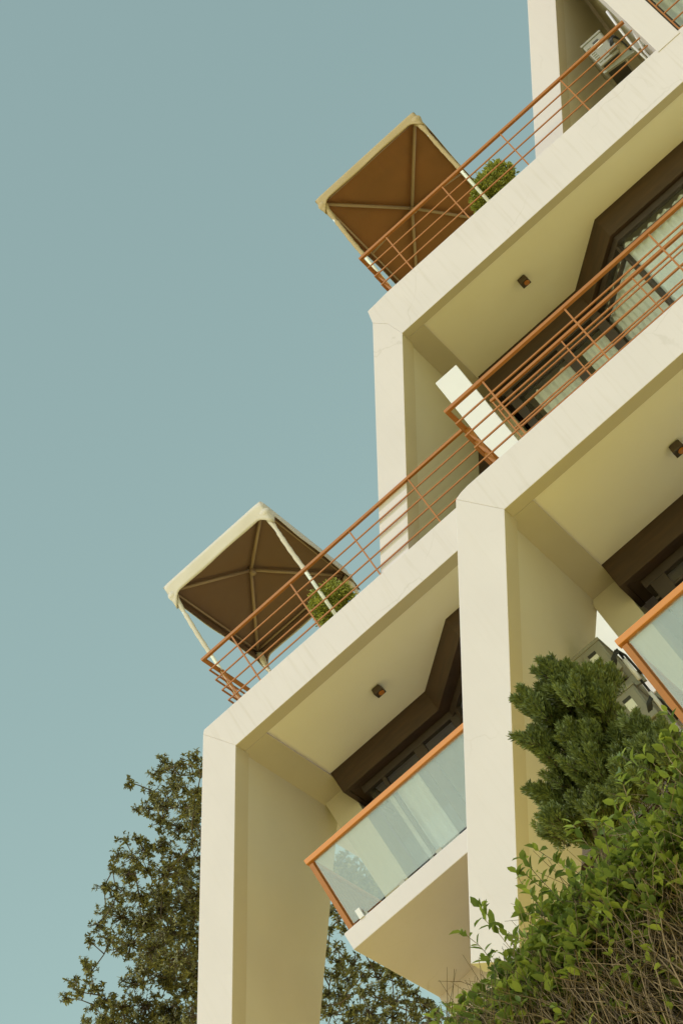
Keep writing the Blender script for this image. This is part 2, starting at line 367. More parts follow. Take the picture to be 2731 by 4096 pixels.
# storey under the balcony
MB().box(-7.25, -6.35, 28.32, 33, 9.0, 15.66).build('lower_wall', M['stucco'], RB)
window_wall(RB, [(-6.35, 28.9), (-6.35, 28.1), (9, 28.1)], 15.70, 15.25, 12.7, [(1, 0.05, 0.1), (1, 1.2, 0.1), (1, 2.4, 0.1)], [(1, 0.2, 1.1, 15.0)], seed=40)
MB().box(-6.70, 9, 26.0, 28.6, 12.40, 12.67).build('balcony_slab', M['stucco'], RB, bevel=0.008)
balustrade(RB, -6.62, 9, 26.02, 28.3, 12.67, 13.90)
MB().box(-6.6, 9, 28.6, 33, 8.5, 12.4).build('base_wall', M['stucco'], RB)
# rooms
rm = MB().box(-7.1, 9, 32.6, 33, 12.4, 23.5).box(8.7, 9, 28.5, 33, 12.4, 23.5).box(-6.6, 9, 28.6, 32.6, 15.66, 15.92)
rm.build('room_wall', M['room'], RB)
MB().box(-7.3, -6.76, 29.2, 33, 9, 19.3).build('end_wall', M['stucco'], RB)
# middle storey, front 7 cm behind the terrace edge
K3 = 26.07 / 26
def s3(p): return (p[0] * K3, p[1] * K3)
ax3 = s3((-1.95, 22.71)); zb3 = 19.75
lp, rp = s3((-2.19, 23.22)), ax3
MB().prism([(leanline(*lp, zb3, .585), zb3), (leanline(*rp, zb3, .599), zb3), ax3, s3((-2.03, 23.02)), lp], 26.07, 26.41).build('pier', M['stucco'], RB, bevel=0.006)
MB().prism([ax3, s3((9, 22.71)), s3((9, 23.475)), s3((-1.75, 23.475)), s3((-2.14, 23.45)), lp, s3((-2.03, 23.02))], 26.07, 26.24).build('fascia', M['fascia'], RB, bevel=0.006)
MB().prism([(leanline(-2.43, 22.77, 19.7), 19.7), (leanline(-1.99, 22.77, 19.7), 19.7), (leanline(-1.99, 22.77, 22.79), 22.79), (leanline(-2.43, 22.77, 22.79), 22.79)], 26.36, 28.55).build('side_wall', M['shade_wall'], RB)
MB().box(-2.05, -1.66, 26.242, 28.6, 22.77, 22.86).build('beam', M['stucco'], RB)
MB().prism([(-2.35, 22.82), (9, 22.82), (9, 23.46), (-2.05, 23.46)], 26.2, 33).build('terrace_slab', M['stucco'], RB)
MB().box(-2.0, 9, 26.3, 33, 23.464, 23.48).build('terrace_floor', M['floor'], RB)
w3 = [(-1.64, 29.2), (-1.64, 27.96), (0.235, 27.96), (1.10, 27.06), (9, 27.06)]
window_wall(RB, w3, 22.84, 22.40, 19.80, [(1, 0.06, 0.14), (1, 1.05, 0.14), (1, 1.72, 0.16), (2, 1.15, 0.05), (3, 1.9, 0.05)],
            [(1, 0.2, 0.95, 22.05), (1, 1.12, 1.66, 22.05), (2, -0.02, 1.30, 22.27), (3, -0.08, 6.5, 22.27)], seed=11, rec=0.12)
MB().box(-2.0, -1.64, 28.55, 29.3, 19.7, 22.86).build('wall', M['shade_wall'], RB)
MB().box(-2.0, -1.64, 29.3, 33, 19.7, 22.86).build('end_wall', M['stucco'], RB)
# top storey
K4 = 26.75 / 26
def s4(p): return (p[0] * K4, p[1] * K4)
MB().prism([s4((.87, 23.2)), s4((1.385, 23.2)), s4((3.40, 26.50)), s4((3.40, 27.3)), s4((3.40, 27.35))], 26.75, 27.05).build('pier', M['stucco'], RB, bevel=0.006)
MB().prism([s4((.95, 23.2)), s4((1.365, 23.2)), s4((3.34, 26.45)), s4((2.92, 26.45))], 27.02, 29.3).build('side_wall', M['shade_wall'], RB)
MB().box(3.27, 3.67, 26.06, 26.46, 23.475, 27.3).build('straight_pier', M['stucco'], RB, bevel=0.008)
MB().box(3.36, 3.64, 26.46, 29.5, 23.475, 27.3).build('niche_wall', M['shade_wall'], RB)
MB().prism([(1.5, 23.47), (3.4, 23.47), (3.4, 27.3), (3.38, 26.6)], 28.9, 29.4).build('niche_back_wall', M['shade_wall'], RB)
MB().box(2.9, 9, 26.14, 33, 27.0, 27.5).build('roof_slab', M['stucco'], RB)
window_wall(RB, [(3.64, 28.6), (3.64, 27.5), (9, 27.5)], 27.05, 26.6, 23.5, [(1, 0.05, 0.08), (1, 1.5, 0.08)], [(1, 0.02, 4, 26.5)], seed=21)
for (x0, x1, y0, y1, z) in ((-6.76, 9, 26.25, 28.02, 19.29), (-1.66, 9, 26.24, 27.98, 22.82)):
    MB().box(x0, x1, y0, y1, z - .006, z + .03).build('ceiling', M['ceiling'], RB)
MB().prism([(-3.85, 19.765), (-2.0, 19.765), (-2.0, 22.8), (-2.15, 22.8)], 28.45, 28.52).build('timber_partition', M['wood'], RB)
# railings
railing(RB, 26.05, -6.925, -2.10, 19.78, 20.765, [20.53, 20.335, 20.13, 19.93], [-6.383, -5.295, -4.212, -3.14, -2.12], ret=29.5)
railing(RB, 26.0, -1.61, 8.8, 19.78, 20.765, [20.515, 20.325, 20.135, 19.945], [-1.59, -0.365, 0.89, 2.14], ret=None)
railing(RB, 26.09, -1.775, 3.245, 23.52, 24.395, [24.145, 23.935, 23.73, 23.535], [-1.275, -0.2, 0.913, 2.046], ret=29.0)
railing(RB, 26.09, 3.69, 8.8, 23.48, 24.60, [24.18, 23.97, 23.75, 23.56], [3.705, 4.8], ret=None)

# ------------------------------------------------------------------ front building (nearer, at the right)
FB = thing('apartment_building', 'nearer cream building at the right, its broad leaning pier partly hidden by hedge and conifer', 'building', (0, 22, 7.5))
xa, za = -1.855, 15.105
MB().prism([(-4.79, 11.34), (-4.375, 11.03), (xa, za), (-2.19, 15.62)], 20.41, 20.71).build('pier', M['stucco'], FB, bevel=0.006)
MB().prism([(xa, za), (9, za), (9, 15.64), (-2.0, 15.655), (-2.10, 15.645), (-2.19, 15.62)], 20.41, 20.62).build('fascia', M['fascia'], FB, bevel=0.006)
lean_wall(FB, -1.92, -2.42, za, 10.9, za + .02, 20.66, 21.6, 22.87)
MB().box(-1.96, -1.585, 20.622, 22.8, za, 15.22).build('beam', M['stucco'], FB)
MB().prism([(-2.36, 15.15), (9, 15.15), (9, 15.60), (-2.12, 15.60)], 20.55, 22.86).box(-1.96, 9, 22.86, 25.6, 15.151, 15.599).build('terrace_slab', M['stucco'], FB)
MB().box(-1.95, 9, 20.7, 25.6, 15.604, 15.62).build('terrace_floor', M['floor'], FB)
MB().box(-1.96, -1.585, 22.75, 23.3, 11.7, 15.2).build('wall', M['shade_wall'], FB)
wa = [(-1.585, 23.0), (-1.585, 22.40), (0.18, 22.40), (1.16, 21.43), (9, 21.43)]
window_wall(FB, wa, 15.17, 14.775, 11.79, [(1, 0.12, 0.2), (1, 0.95, 0.16), (1, 1.6, 0.12), (2, 0.15, 0.07), (3, 0.1, 0.1)],
            [(1, 0.28, 1.65, 14.40), (2, 0.1, 1.3, 14.4), (3, 0.2, 5, 14.4)], seed=31)
MB().box(-1.95, 9, 20.41, 22.75, 11.52, 11.79).build('balcony_slab', M['stucco'], FB, bevel=0.008)
balustrade(FB, -1.815, 9, 20.43, 22.6, 11.79, 13.03)
MB().box(-1.95, 9, 22.7, 25.6, 6.5, 11.52).build('lower_wall', M['stucco'], FB)
MB().box(-1.96, -1.59, 23.3, 25.6, 11.5, 15.2).build('end_wall', M['stucco'], FB)
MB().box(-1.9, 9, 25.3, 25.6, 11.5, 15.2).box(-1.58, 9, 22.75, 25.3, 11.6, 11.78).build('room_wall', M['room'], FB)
MB().box(-1.585, 9, 20.62, 22.42, 15.144, 15.18).build('ceiling', M['ceiling'], FB)
railing(FB, 20.43, -1.715, 8.8, 15.63, 16.62, [16.385, 16.18, 15.98, 15.785], [-1.195, -0.04, 1.135, 2.3], ret=25.0)

# ------------------------------------------------------------------ white screen on the lower terrace
ps = MB().box(-2.035, -1.655, 26.02, 26.10, 19.76, 21.65).build('privacy_screen', M['white'], bevel=0.006)
tag(ps, 'plain white upright screen panel between two orange railings on the lower terrace', 'screen')

# ------------------------------------------------------------------ gazebos
def gazebo(label, x0, x1, y0, y1, zt, val, peak, zfloor, cm, lm, flare, mids, seed):
    rr = random.Random(seed)
    g = thing('gazebo', label, 'gazebo', ((x0 + x1) / 2, (y0 + y1) / 2, zfloor), 'gazebos on the roof terraces')
    cx, cy = (x0 + x1) / 2, (y0 + y1) / 2
    N = 36
    def surf(name, m, dz, inset, nn=N):
        mb = MB()
        for j in range(nn + 1):
            for i in range(nn + 1):
                u, v = i / nn, j / nn
                x = x0 + inset + (x1 - x0 - 2 * inset) * u; y = y0 + inset + (y1 - y0 - 2 * inset) * v
                h = 1 - max(abs(2 * u - 1), abs(2 * v - 1)); sag = -0.05 * math.sin(math.pi * h) * (1 - 0.8 * abs(abs(2 * u - 1) - abs(2 * v - 1)) ** 0.5 if True else 0)
                z = zt + peak * h + sag * (0.6 if abs(abs(2 * u - 1) - abs(2 * v - 1)) > 0.1 else 0) + dz + (0.013 * math.sin((u if abs(2 * v - 1) > abs(2 * u - 1) else v) * 41 + seed + 3 * math.sin(9 * u)) * (1 - h) ** 1.5 * min(1, h * 6) if name == 'lining' else 0) + rr.uniform(-.003, .003)
                mb.v.append((x, y, z))
        for j in range(nn):
            for i in range(nn): mb.f.append((j * (nn + 1) + i, j * (nn + 1) + i + 1, (j + 1) * (nn + 1) + i + 1, (j + 1) * (nn + 1) + i))
        return mb.build(name, m, g, smooth=True)
    can = surf('canopy', cm, 0.02, -0.01)
    surf('lining', lm, -0.015, 0.01)
    # valance: hanging cloth round the edge, drooping at the corners
    ring = [(x0, y0), (x1, y0), (x1, y1), (x0, y1), (x0, y0)]
    for (a, b) in zip(ring, ring[1:]):
        mb = MB(); n = 40; L = math.hypot(b[0] - a[0], b[1] - a[1]); rows = 6
        for j in range(rows):
            for i in range(n + 1):
                t = i / n; e = min(t, 1 - t) * L
                drop = val + flare * max(0, 1 - e / 0.17) ** 1.4 
                wob = (0.008 * math.sin(t * 13 + 2 * seed + j * .5) * (j / rows) + .012) * min(1, e / .07)
                nx_, ny_ = (b[1] - a[1]) / L, -(b[0] - a[0]) / L
                mb.v.append((a[0] + (b[0] - a[0]) * t + nx_ * wob, a[1] + (b[1] - a[1]) * t + ny_ * wob, zt + 0.035 - drop * j / (rows - 1)))
        for j in range(rows - 1):
            for i in range(n): mb.f.append((j * (n + 1) + i, j * (n + 1) + i + 1, (j + 1) * (n + 1) + i + 1, (j + 1) * (n + 1) + i))
        o = mb.build('valance', cm, g, smooth=True)
        s = o.modifiers.new('thick', 'SOLIDIFY'); s.thickness = 0.006
        inner = MB(); inner.f = list(mb.f)  # brown inner sheet paints the backlit shade on the valance's inside
        inner.v = [(v[0] - nx_ * .022, v[1] - ny_ * .022, min(v[2] + .012, zt - .012)) for v in mb.v]
        inner.build('valance_shade', lm, o, smooth=True)
    # frame
    ins = 0.06; fr = MB()
    for a, b in zip(ring, ring[1:]):
        sx = lambda p: (min(max(p[0], x0 + ins), x1 - ins), min(max(p[1], y0 + ins), y1 - ins), zt - 0.05)
        fr.tube([sx(a), sx(b)], 0.016)
    fr.build('edge_frame', M['rib'], g, smooth=True)
    for (x, y) in ring[:4]:
        q = Vector((min(max(x, x0 + ins), x1 - ins), min(max(y, y0 + ins), y1 - ins), zt - 0.06))
        MB().tube([q, Vector((cx, cy, zt + peak - 0.07))], 0.026).build('rib', M['rib'], g, smooth=True)
    for (x, y) in mids:
        MB().tube([(x, y, zt - 0.06), (cx, cy, zt + peak - 0.08)], 0.018).build('strut', M['rib'], g, smooth=True)
    MB().tube([(cx, cy, zt + peak - 0.16), (cx, cy, zt + peak - 0.03)], 0.045).build('hub', M['rib'], g, smooth=True)
    # legs with rolled side cloth tied to their upper part
    for i, (x, y) in enumerate(ring[:4]):
        px, py = min(max(x, x0 + .045), x1 - .045), min(max(y, y0 + .045), y1 - .045)
        lg = MB().tube([(px, py, zfloor), (px, py, zt - 0.05)], 0.026, 10).build('leg', M['pole'], g, smooth=True)
        pts = []; rad = []
        top = zt - val * 0.55; bot = zt - (1.55 if i < 2 else 1.3)
        for k in range(22):
            t = k / 21; z = top + (bot - top) * t
            pts.append((px + 0.004 * math.sin(7 * t + i), py - 0.006 + 0.004 * math.cos(6 * t), z))
            rad.append((0.033 + 0.045 * max(0, 1 - t / 0.22) ** 1.5) * (1 + 0.10 * math.sin(k * 2.1 + i)) * (0.62 if k in (6, 20, 21) else 1))
        MB().tube(pts, rad, 10).build('side_cloth', cm, lg, smooth=True)
    return g
gazebo('gazebo on the lower roof terrace, with a pale cream valance and dark brown underside', -6.93, -5.065, 26.45, 28.95, 22.49, 0.25, 0.30, 19.76,
       M['canopy_cream'], M['lining_dark'], 0.22, [], 2)
gazebo('gazebo on the higher roof terrace, with a tan rim and rust brown underside', -1.76, 0.205, 26.52, 29.70, 26.24, 0.15, 0.16, 23.48,
       M['canopy_tan'], M['lining'], 0.20, [(-1.70, 28.11), (0.15, 28.11)], 5)

# ------------------------------------------------------------------ ceiling lamps
def lamp(label, x, y, z):
    t = thing('ceiling_lamp', label, 'lamp', (x, y, z), 'lamps under the soffits')
    MB().box(x - .05, x + .05, y - .05, y + .05, z - .02, z).build('base_plate', M['lamp'], t)
    MB().prism([(x - .072, z - .115), (x + .072, z - .115), (x + .065, z - .02), (x - .065, z - .02)], y - .07, y + .07).build('housing', M['lamp'], t, bevel=.008)
    MB().tube([(x + .02, y + .0, z - .128), (x + .02, y, z - .114)], 0.042, 14).build('lens', M['lens'], t)
lamp('small dark square lamp on the soffit below the lower gazebo terrace', -5.36, 27.20, 19.29)
lamp('small dark square lamp on the soffit under the higher gazebo terrace', -0.22, 26.97, 22.82)
lamp('small dark square lamp on the soffit of the nearer building at the right edge', -0.125, 21.60, 15.15)

# ------------------------------------------------------------------ air conditioners
def air_conditioner(label, x0, y0, z0, wdt, hgt, ln, xwall, group='outdoor air conditioner units'):
    t = thing('air_conditioner', label, 'air conditioner', (x0 + wdt / 2, y0 + ln / 2, z0), group)
    x1, z1, y1 = x0 + wdt, z0 + hgt, y0 + ln
    MB().box(x0, x1, y0, y1, z0, z1).build('casing', M['ac'], t, bevel=.015)
    MB().box(x0 - .012, x1 + .012, y0 - .012, y1 + .012, z1 - .035, z1 + .006).build('lid', M['ac'], t, bevel=.006)
    MB().box(x0 + wdt * .28, x1 - .02, y0 - .014, y0 + .01, z0 + .06, z1 - .07).build('service_panel', M['ac'], t, bevel=.006)
    sp = MB()
    for k in range(9): sp.box(x0 + .02, x0 + wdt * .24, y0 - .008, y0 + .01, z0 + .07 + k * (hgt - .16) / 9, z0 + .085 + k * (hgt - .16) / 9)
    sp.build('louvre', M['steel'], t)
    MB().box(x0 + wdt * .42, x1 - .10, y0 - .022, y0 - .01, z1 - .15, z1 - .115).build('handle', M['ac_dark'], t)
    MB().box(x0 + wdt * .42, x1 - .10, y0 - .018, y0 - .01, z1 - .27, z1 - .16).build('label_plate', M['pole'], t)
    MB().box(x0 + .03, x1 - .03, y0 + .03, y1 - .03, z0 - .006, z0 + .01).build('base_pan', M['ac_dark'], t)
    MB().box(x0 + wdt * .62, x1 + .03, y0 - .05, y0 - .012, z0 + .05, z0 + .19).build('valve_cover', M['ac'], t, bevel=.01)
    for k in range(3):
        MB().tube([(x1 - .06 + k * .02, y0 - .03, z0 + .10), (x1 + .0 + k * .02, y0 - .07, z0 + .20), (x1 + .07 + k * .015, y0 - .05, z0 + .26 - k * .02), (x1 + .12, y0 + .02, z0 + .18), (x1 + .13, y0 + .05, z0 - .1)], .014, 7).build('cable', M['cable'], t, smooth=True)
    for yy in (y0 + .10, y1 - .12):
        MB().prism([(x0 - .03, z0 - .05), (x0 - .03, z0 - .008), (xwall, z0 - .008), (xwall, z0 - .16)], yy, yy + .04).build('bracket', M['steel'], t)
    return t
air_conditioner('grey outdoor air conditioner above the other, behind the conifer tip', -2.42, 21.95, 13.62, .345, .56, .80, -1.95)
air_conditioner('grey outdoor air conditioner lower on the wall, half hidden by conifer sprays', -2.42, 21.95, 12.93, .345, .56, .80, -1.95)
air_conditioner('grey outdoor air conditioner behind the railing in the niche of the top storey', 2.66, 26.85, 24.72, .345, .56, .85, 3.36)
pp = thing('drain_pipe', 'thin white pipe lengths beside the two stacked air conditioners', 'pipe', (-2.0, 21.9, 11.6))
for z0, z1 in ((13.42, 13.72), (12.95, 13.22), (12.3, 12.75)):
    MB().tube([(-1.985, 21.9, z0), (-1.985, 21.9, z1)], .024, 10).build('pipe', M['white'], pp, smooth=True)
MB().tube([(-1.985, 21.93, 11.6), (-1.985, 21.93, 13.9)], .014, 8).build('cable', M['cable'], pp, smooth=True)
wc = MB(); nn_ = 16
for j_ in range(12):
    for i_ in range(nn_ + 1):
        u_, v_ = i_ / nn_, j_ / 11
        wc.v.append((-2.95 + 1.3 * u_, 25.975 + .02 * math.sin(u_ * 19) * (1 - v_) - .012, 15.96 + 1.2 * v_))
for j_ in range(11):
    for i_ in range(nn_): wc.f.append((j_ * (nn_ + 1) + i_, j_ * (nn_ + 1) + i_ + 1, (j_ + 1) * (nn_ + 1) + i_ + 1, (j_ + 1) * (nn_ + 1) + i_))
wo = wc.build('bright_patch_sheet', M['white'], smooth=True); sm_ = wo.modifiers.new('thick', 'SOLIDIFY'); sm_.thickness = .006  # added sheet, stands in for a bright patch of unknown origin
tag(wo, 'added white sheet standing in for a bright patch, glimpsed behind the upper stacked air conditioner', 'stand-in')
pq = thing('drain_pipe', 'bent white pipe running down past the top storey air conditioner', 'pipe', (3.3, 26.7, 23.5))
MB().tube([(3.33, 26.62, 25.3), (3.33, 26.62, 24.7), (3.30, 26.66, 24.55), (3.22, 26.7, 24.2), (3.22, 26.7, 23.5)], .022, 10).build('pipe', M['white'], pq, smooth=True)
MB().tube([(3.25, 26.58, 25.2), (3.20, 26.6, 24.8), (3.16, 26.64, 24.4), (3.16, 26.64, 23.5)], .02, 10).build('thin_pipe', M['white'], pq, smooth=True)

# ------------------------------------------------------------------ foliage helpers
def leaf_object(name, P, D, U, L, W, m, parent, fold=0.18, curl=0.15):
    """one mesh of many leaves: P base points, D directions, U up hints, L lengths, W widths"""
    P = np.asarray(P, float); D = np.asarray(D, float); U = np.asarray(U, float); L = np.asarray(L, float)[:, None]; W = np.asarray(W, float)[:, None]
    D /= np.linalg.norm(D, axis=1, keepdims=True) + 1e-9
    S = np.cross(D, U); S /= np.linalg.norm(S, axis=1, keepdims=True) + 1e-9
    N = np.cross(S, D)
    n = len(P)
    V = np.stack([P,
                  P + D * L * .33 + S * W * .46 + N * W * fold, P + D * L * .33, P + D * L * .33 - S * W * .46 + N * W * fold,
                  P + D * L * .68 + S * W * .38 + N * (W * fold - L * curl * .4), P + D * L * .68 - N * L * curl * .4, P + D * L * .68 - S * W * .38 + N * (W * fold - L * curl * .4),
                  P + D * L - N * L * curl], axis=1).reshape(-1, 3)
    b = (np.arange(n) * 8)[:, None]
    q = np.concatenate([b + np.array([[1, 4, 5, 2]]), b + np.array([[2, 5, 6, 3]])], axis=0)
    t = np.concatenate([b + np.array([[0, 1, 2]]), b + np.array([[0, 2, 3]]), b + np.array([[4, 7, 5]]), b + np.array([[5, 7, 6]])], axis=0)
    me = bpy.data.meshes.new(name)
    me.vertices.add(len(V)); me.vertices.foreach_set('co', V.ravel())
    loops = np.concatenate([q.ravel(), t.ravel()]); me.loops.add(len(loops)); me.loops.foreach_set('vertex_index', loops.astype(np.int32))
    starts = np.concatenate([np.arange(len(q)) * 4, len(q) * 4 + np.arange(len(t)) * 3]).astype(np.int32)
    me.polygons.add(len(starts)); me.polygons.foreach_set('loop_start', starts)
    me.update(calc_edges=True); me.validate()
    me.polygons.foreach_set('use_smooth', [True] * len(me.polygons))
    me.materials.append(m)
    o = bpy.data.objects.new(name, me); C.objects.link(o)
    if parent is not None: attach(o, parent)
    return o
def needle_object(name, P, D, U, L, W, m, parent):
    D = D / (np.linalg.norm(D, axis=1, keepdims=True) + 1e-9)
    S = np.cross(D, U); S /= np.linalg.norm(S, axis=1, keepdims=True) + 1e-9
    L = L[:, None]; W = W[:, None]; n = len(P)
    V = np.stack([P, P + D * L * .45 + S * W * .5, P + D * L, P + D * L * .45 - S * W * .5], axis=1).reshape(-1, 3)
    me = bpy.data.meshes.new(name); me.vertices.add(4 * n); me.vertices.foreach_set('co', V.ravel())
    me.loops.add(4 * n); me.loops.foreach_set('vertex_index', np.arange(4 * n, dtype=np.int32))
    me.polygons.add(n); me.polygons.foreach_set('loop_start', np.arange(n, dtype=np.int32) * 4)
    me.update(calc_edges=True); me.validate(); me.materials.append(m)
    o = bpy.data.objects.new(name, me); C.objects.link(o); attach(o, parent); return o
def rnd_dirs(rng, n):
    v = rng.normal(size=(n, 3)); return v / np.linalg.norm(v, axis=1, keepdims=True)

# ------------------------------------------------------------------ broadleaf trees behind the rear building
def broadleaf(label, base, fork, blobs, seed, leaf=(.082, .036)):
    """trunk, limbs to every clump, twigs that end in rosettes of leaves"""
    rng = np.random.default_rng(seed); rr = random.Random(seed)
    t = thing('broadleaf_tree', label, 'tree', base, 'trees behind the rear building')
    tr = MB(); P = []; D = []; U = []; Ls = []; Ws = []
    nodes = [(Vector(base) + Vector((0, 0, -0.5)), .30), (Vector(base).lerp(Vector(fork), .5) + Vector((.15, .1, 0)), .22), (Vector(fork), .16)]
    tr.tube([n[0] for n in nodes], [n[1] for n in nodes], 10)
    tree_nodes = [(Vector(fork), .12), (Vector(base).lerp(Vector(fork), .75), .14)]
    blobs = blobs + [(x + rr.uniform(-.15, .15), y + .9, z + rr.uniform(-.3, .1), r * 1.05) for (x, y, z, r) in blobs if r > .24]
    for (x, y, z, r) in sorted(blobs, key=lambda q: (Vector(q[:3]) - Vector(fork)).length):
        c = Vector((x, y, z))
        st, sr = min(tree_nodes, key=lambda q: (q[0] - c).length + max(0, q[0].z - c.z + .15) * 3 + (.0 if q[1] > .03 else .25))
        mid = st.lerp(c, .55) + Vector((rr.uniform(-.1, .1), rr.uniform(-.1, .1), rr.uniform(-.12, .02))) * min(1, (c - st).length)
        r0 = max(.014, sr * .72); tr.tube([st, mid, c], [r0, r0 * .75, max(.010, r0 * .5)], 6)
        tree_nodes.append((mid, r0 * .75)); tree_nodes.append((c, max(.010, r0 * .5)))
        n = int(7 + (r / .075) ** 2 * (3.0 if r > .24 else 2.1))
        for _ in range(n):
            d = rnd_dirs(rng, 1)[0]; q = (r + .05) * (rng.random() ** .5)
            tip = c + Vector(d * q)
            if rng.random() < .6: tr.tube([c, c.lerp(tip, .6) + Vector((0, 0, -.02)), tip], [.011, .008, .005], 4)
            ax = Vector(d) * .7 + Vector((0, -.1, .6)) + Vector(rnd_dirs(rng, 1)[0]) * .5; ax.normalize()
            k = rng.integers(8, 16)
            o = ax.orthogonal().normalized(); o2 = ax.cross(o); sz = rng.uniform(.7, 1.25)
            for i in range(k):
                a = 2 * math.pi * (i / k + rng.random() * .12)
                ld = (o * math.cos(a) + o2 * math.sin(a)) * rng.uniform(.5, 1.1) + ax * rng.uniform(-.35, 1.2)
                P.append(tip - ax * rng.uniform(0, .07)); D.append(ld); U.append(ax); s = rng.uniform(.55, 1.25) * sz
                Ls.append(leaf[0] * s); Ws.append(leaf[1] * s)
    tr.build('trunk', M['bark'], t, smooth=True)
    leaf_object('crown', [tuple(p) for p in P], [tuple(d) for d in D], [tuple(u) for u in U], Ls, Ws, M['leaf_tree'], t)
    return t
B1 = [(-11.69, 37.37, 28.51, 0.183), (-11.78, 37.05, 28.16, 0.161), (-11.75, 37.75, 28.46, 0.205), (-11.27, 37.17, 27.97, 0.161), (-10.96, 36.96, 27.72, 0.16), (-11.38, 37.76, 28.06, 0.163), (-12.26, 39.0, 29.09, 0.253), (-11.97, 38.72, 28.64, 0.208), (-12.56, 38.64, 29.08, 0.21), (-11.41, 37.33, 27.37, 0.16), (-12.73, 38.09, 29.25, 0.104), (-12.09, 37.46, 27.77, 0.243), (-11.77, 37.21, 27.26, 0.24), (-11.5, 37.05, 26.95, 0.198), (-12.37, 37.31, 27.85, 0.182), (-13.2, 39.03, 29.28, 0.106), (-12.77, 38.79, 28.52, 0.209), (-12.52, 38.74, 28.09, 0.249), (-12.2, 38.72, 27.85, 0.207), (-11.94, 37.26, 26.55, 0.159), (-13.2, 37.54, 27.86, 0.102), (-13.2, 38.3, 28.2, 0.124), (-13.33, 38.56, 28.11, 0.208), (-13.07, 38.85, 28.06, 0.25), (-13.95, 38.91, 28.7, 0.148), (-13.05, 37.01, 27.0, 0.2), (-12.68, 38.25, 27.18, 0.286), (-12.44, 38.41, 27.03, 0.204), (-13.88, 38.01, 27.87, 0.103), (-13.4, 37.23, 26.96, 0.241), (-13.25, 37.94, 27.22, 0.204), (-12.64, 37.01, 26.2, 0.277), (-13.09, 39.04, 27.19, 0.332), (-14.54, 38.88, 28.29, 0.148), (-14.08, 38.11, 27.36, 0.247), (-13.51, 37.52, 26.57, 0.282), (-13.65, 38.98, 27.21, 0.332), (-13.05, 38.17, 26.15, 0.363), (-14.77, 38.92, 27.83, 0.21), (-14.5, 38.84, 27.39, 0.292), (-13.83, 38.02, 26.39, 0.325), (-13.39, 37.79, 25.71, 0.36), (-13.23, 38.24, 25.63, 0.241), (-14.63, 37.83, 26.96, 0.123), (-14.69, 37.19, 26.34, 0.101), (-14.43, 37.53, 26.3, 0.202), (-14.58, 38.75, 26.72, 0.29), (-13.56, 36.9, 25.0, 0.313), (-13.21, 36.91, 24.51, 0.349), (-14.68, 38.3, 26.53, 0.164), (-14.12, 37.47, 25.22, 0.278), (-14.05, 38.08, 25.11, 0.321), (-13.72, 37.93, 24.57, 0.278), (-14.5, 37.62, 25.23, 0.24), (-15.76, 39.19, 27.44, 0.127), (-14.97, 37.27, 25.82, 0.12), (-15.56, 37.79, 26.29, 0.122), (-15.41, 37.29, 25.73, 0.161), (-16.12, 38.32, 26.49, 0.083), (-15.13, 37.46, 25.61, 0.161), (-15.14, 37.65, 25.37, 0.201), (-15.79, 38.59, 26.12, 0.165), (-14.88, 37.57, 24.96, 0.279), (-14.68, 38.14, 25.03, 0.322), (-14.59, 38.97, 25.13, 0.327), (-13.58, 37.04, 23.5, 0.231), (-15.14, 36.95, 24.67, 0.197), (-15.58, 37.35, 25.12, 0.12), (-15.64, 38.64, 25.54, 0.246), (-15.04, 38.28, 24.86, 0.323), (-14.31, 37.37, 23.72, 0.352), (-15.12, 37.59, 24.26, 0.357), (-15.43, 37.23, 24.44, 0.277), (-14.15, 37.9, 23.6, 0.315), (-12.2, 36.9, 24.81, 0.31), (-12.05, 38.47, 26.93, 0.244), (-13.5, 38.95, 25.11, 0.365), (-11.77, 39.09, 28.09, 0.166)]
B2 = [(-10.25, 36.97, 23.19, 0.081), (-10.39, 37.42, 23.27, 0.102), (-9.84, 35.54, 21.84, 0.097), (-10.21, 36.08, 22.37, 0.079), (-10.78, 37.43, 22.55, 0.183), (-10.48, 37.05, 22.08, 0.181), (-10.7, 36.32, 21.8, 0.158), (-10.81, 37.39, 22.16, 0.203), (-10.34, 36.74, 21.64, 0.159), (-10.23, 37.14, 21.89, 0.08), (-9.96, 36.09, 20.99, 0.175), (-9.66, 35.88, 20.77, 0.096), (-9.76, 36.39, 20.8, 0.175), (-10.26, 35.77, 20.83, 0.212), (-10.71, 36.26, 21.3, 0.216), (-10.52, 37.42, 21.46, 0.221), (-10.9, 36.16, 21.43, 0.157), (-9.75, 35.52, 20.11, 0.209), (-9.42, 35.59, 20.06, 0.152), (-9.46, 35.84, 19.93, 0.171), (-10.04, 37.07, 20.62, 0.217), (-9.52, 36.23, 19.91, 0.173), (-10.12, 36.08, 20.24, 0.231), (-10.32, 35.69, 20.33, 0.249), (-11.12, 37.46, 21.61, 0.263), (-11.08, 36.35, 21.21, 0.216), (-11.01, 35.92, 21.18, 0.117), (-9.43, 35.62, 19.39, 0.169), (-9.69, 35.61, 19.56, 0.17), (-10.39, 35.84, 21.91, 0.117), (-10.52, 36.85, 22.44, 0.1), (-10.69, 35.8, 21.76, 0.156), (-10.9, 35.58, 21.35, 0.175), (-11.41, 36.48, 21.58, 0.199), (-10.43, 36.0, 20.15, 0.231), (-11.3, 37.5, 21.35, 0.242), (-10.05, 35.74, 19.71, 0.228)]
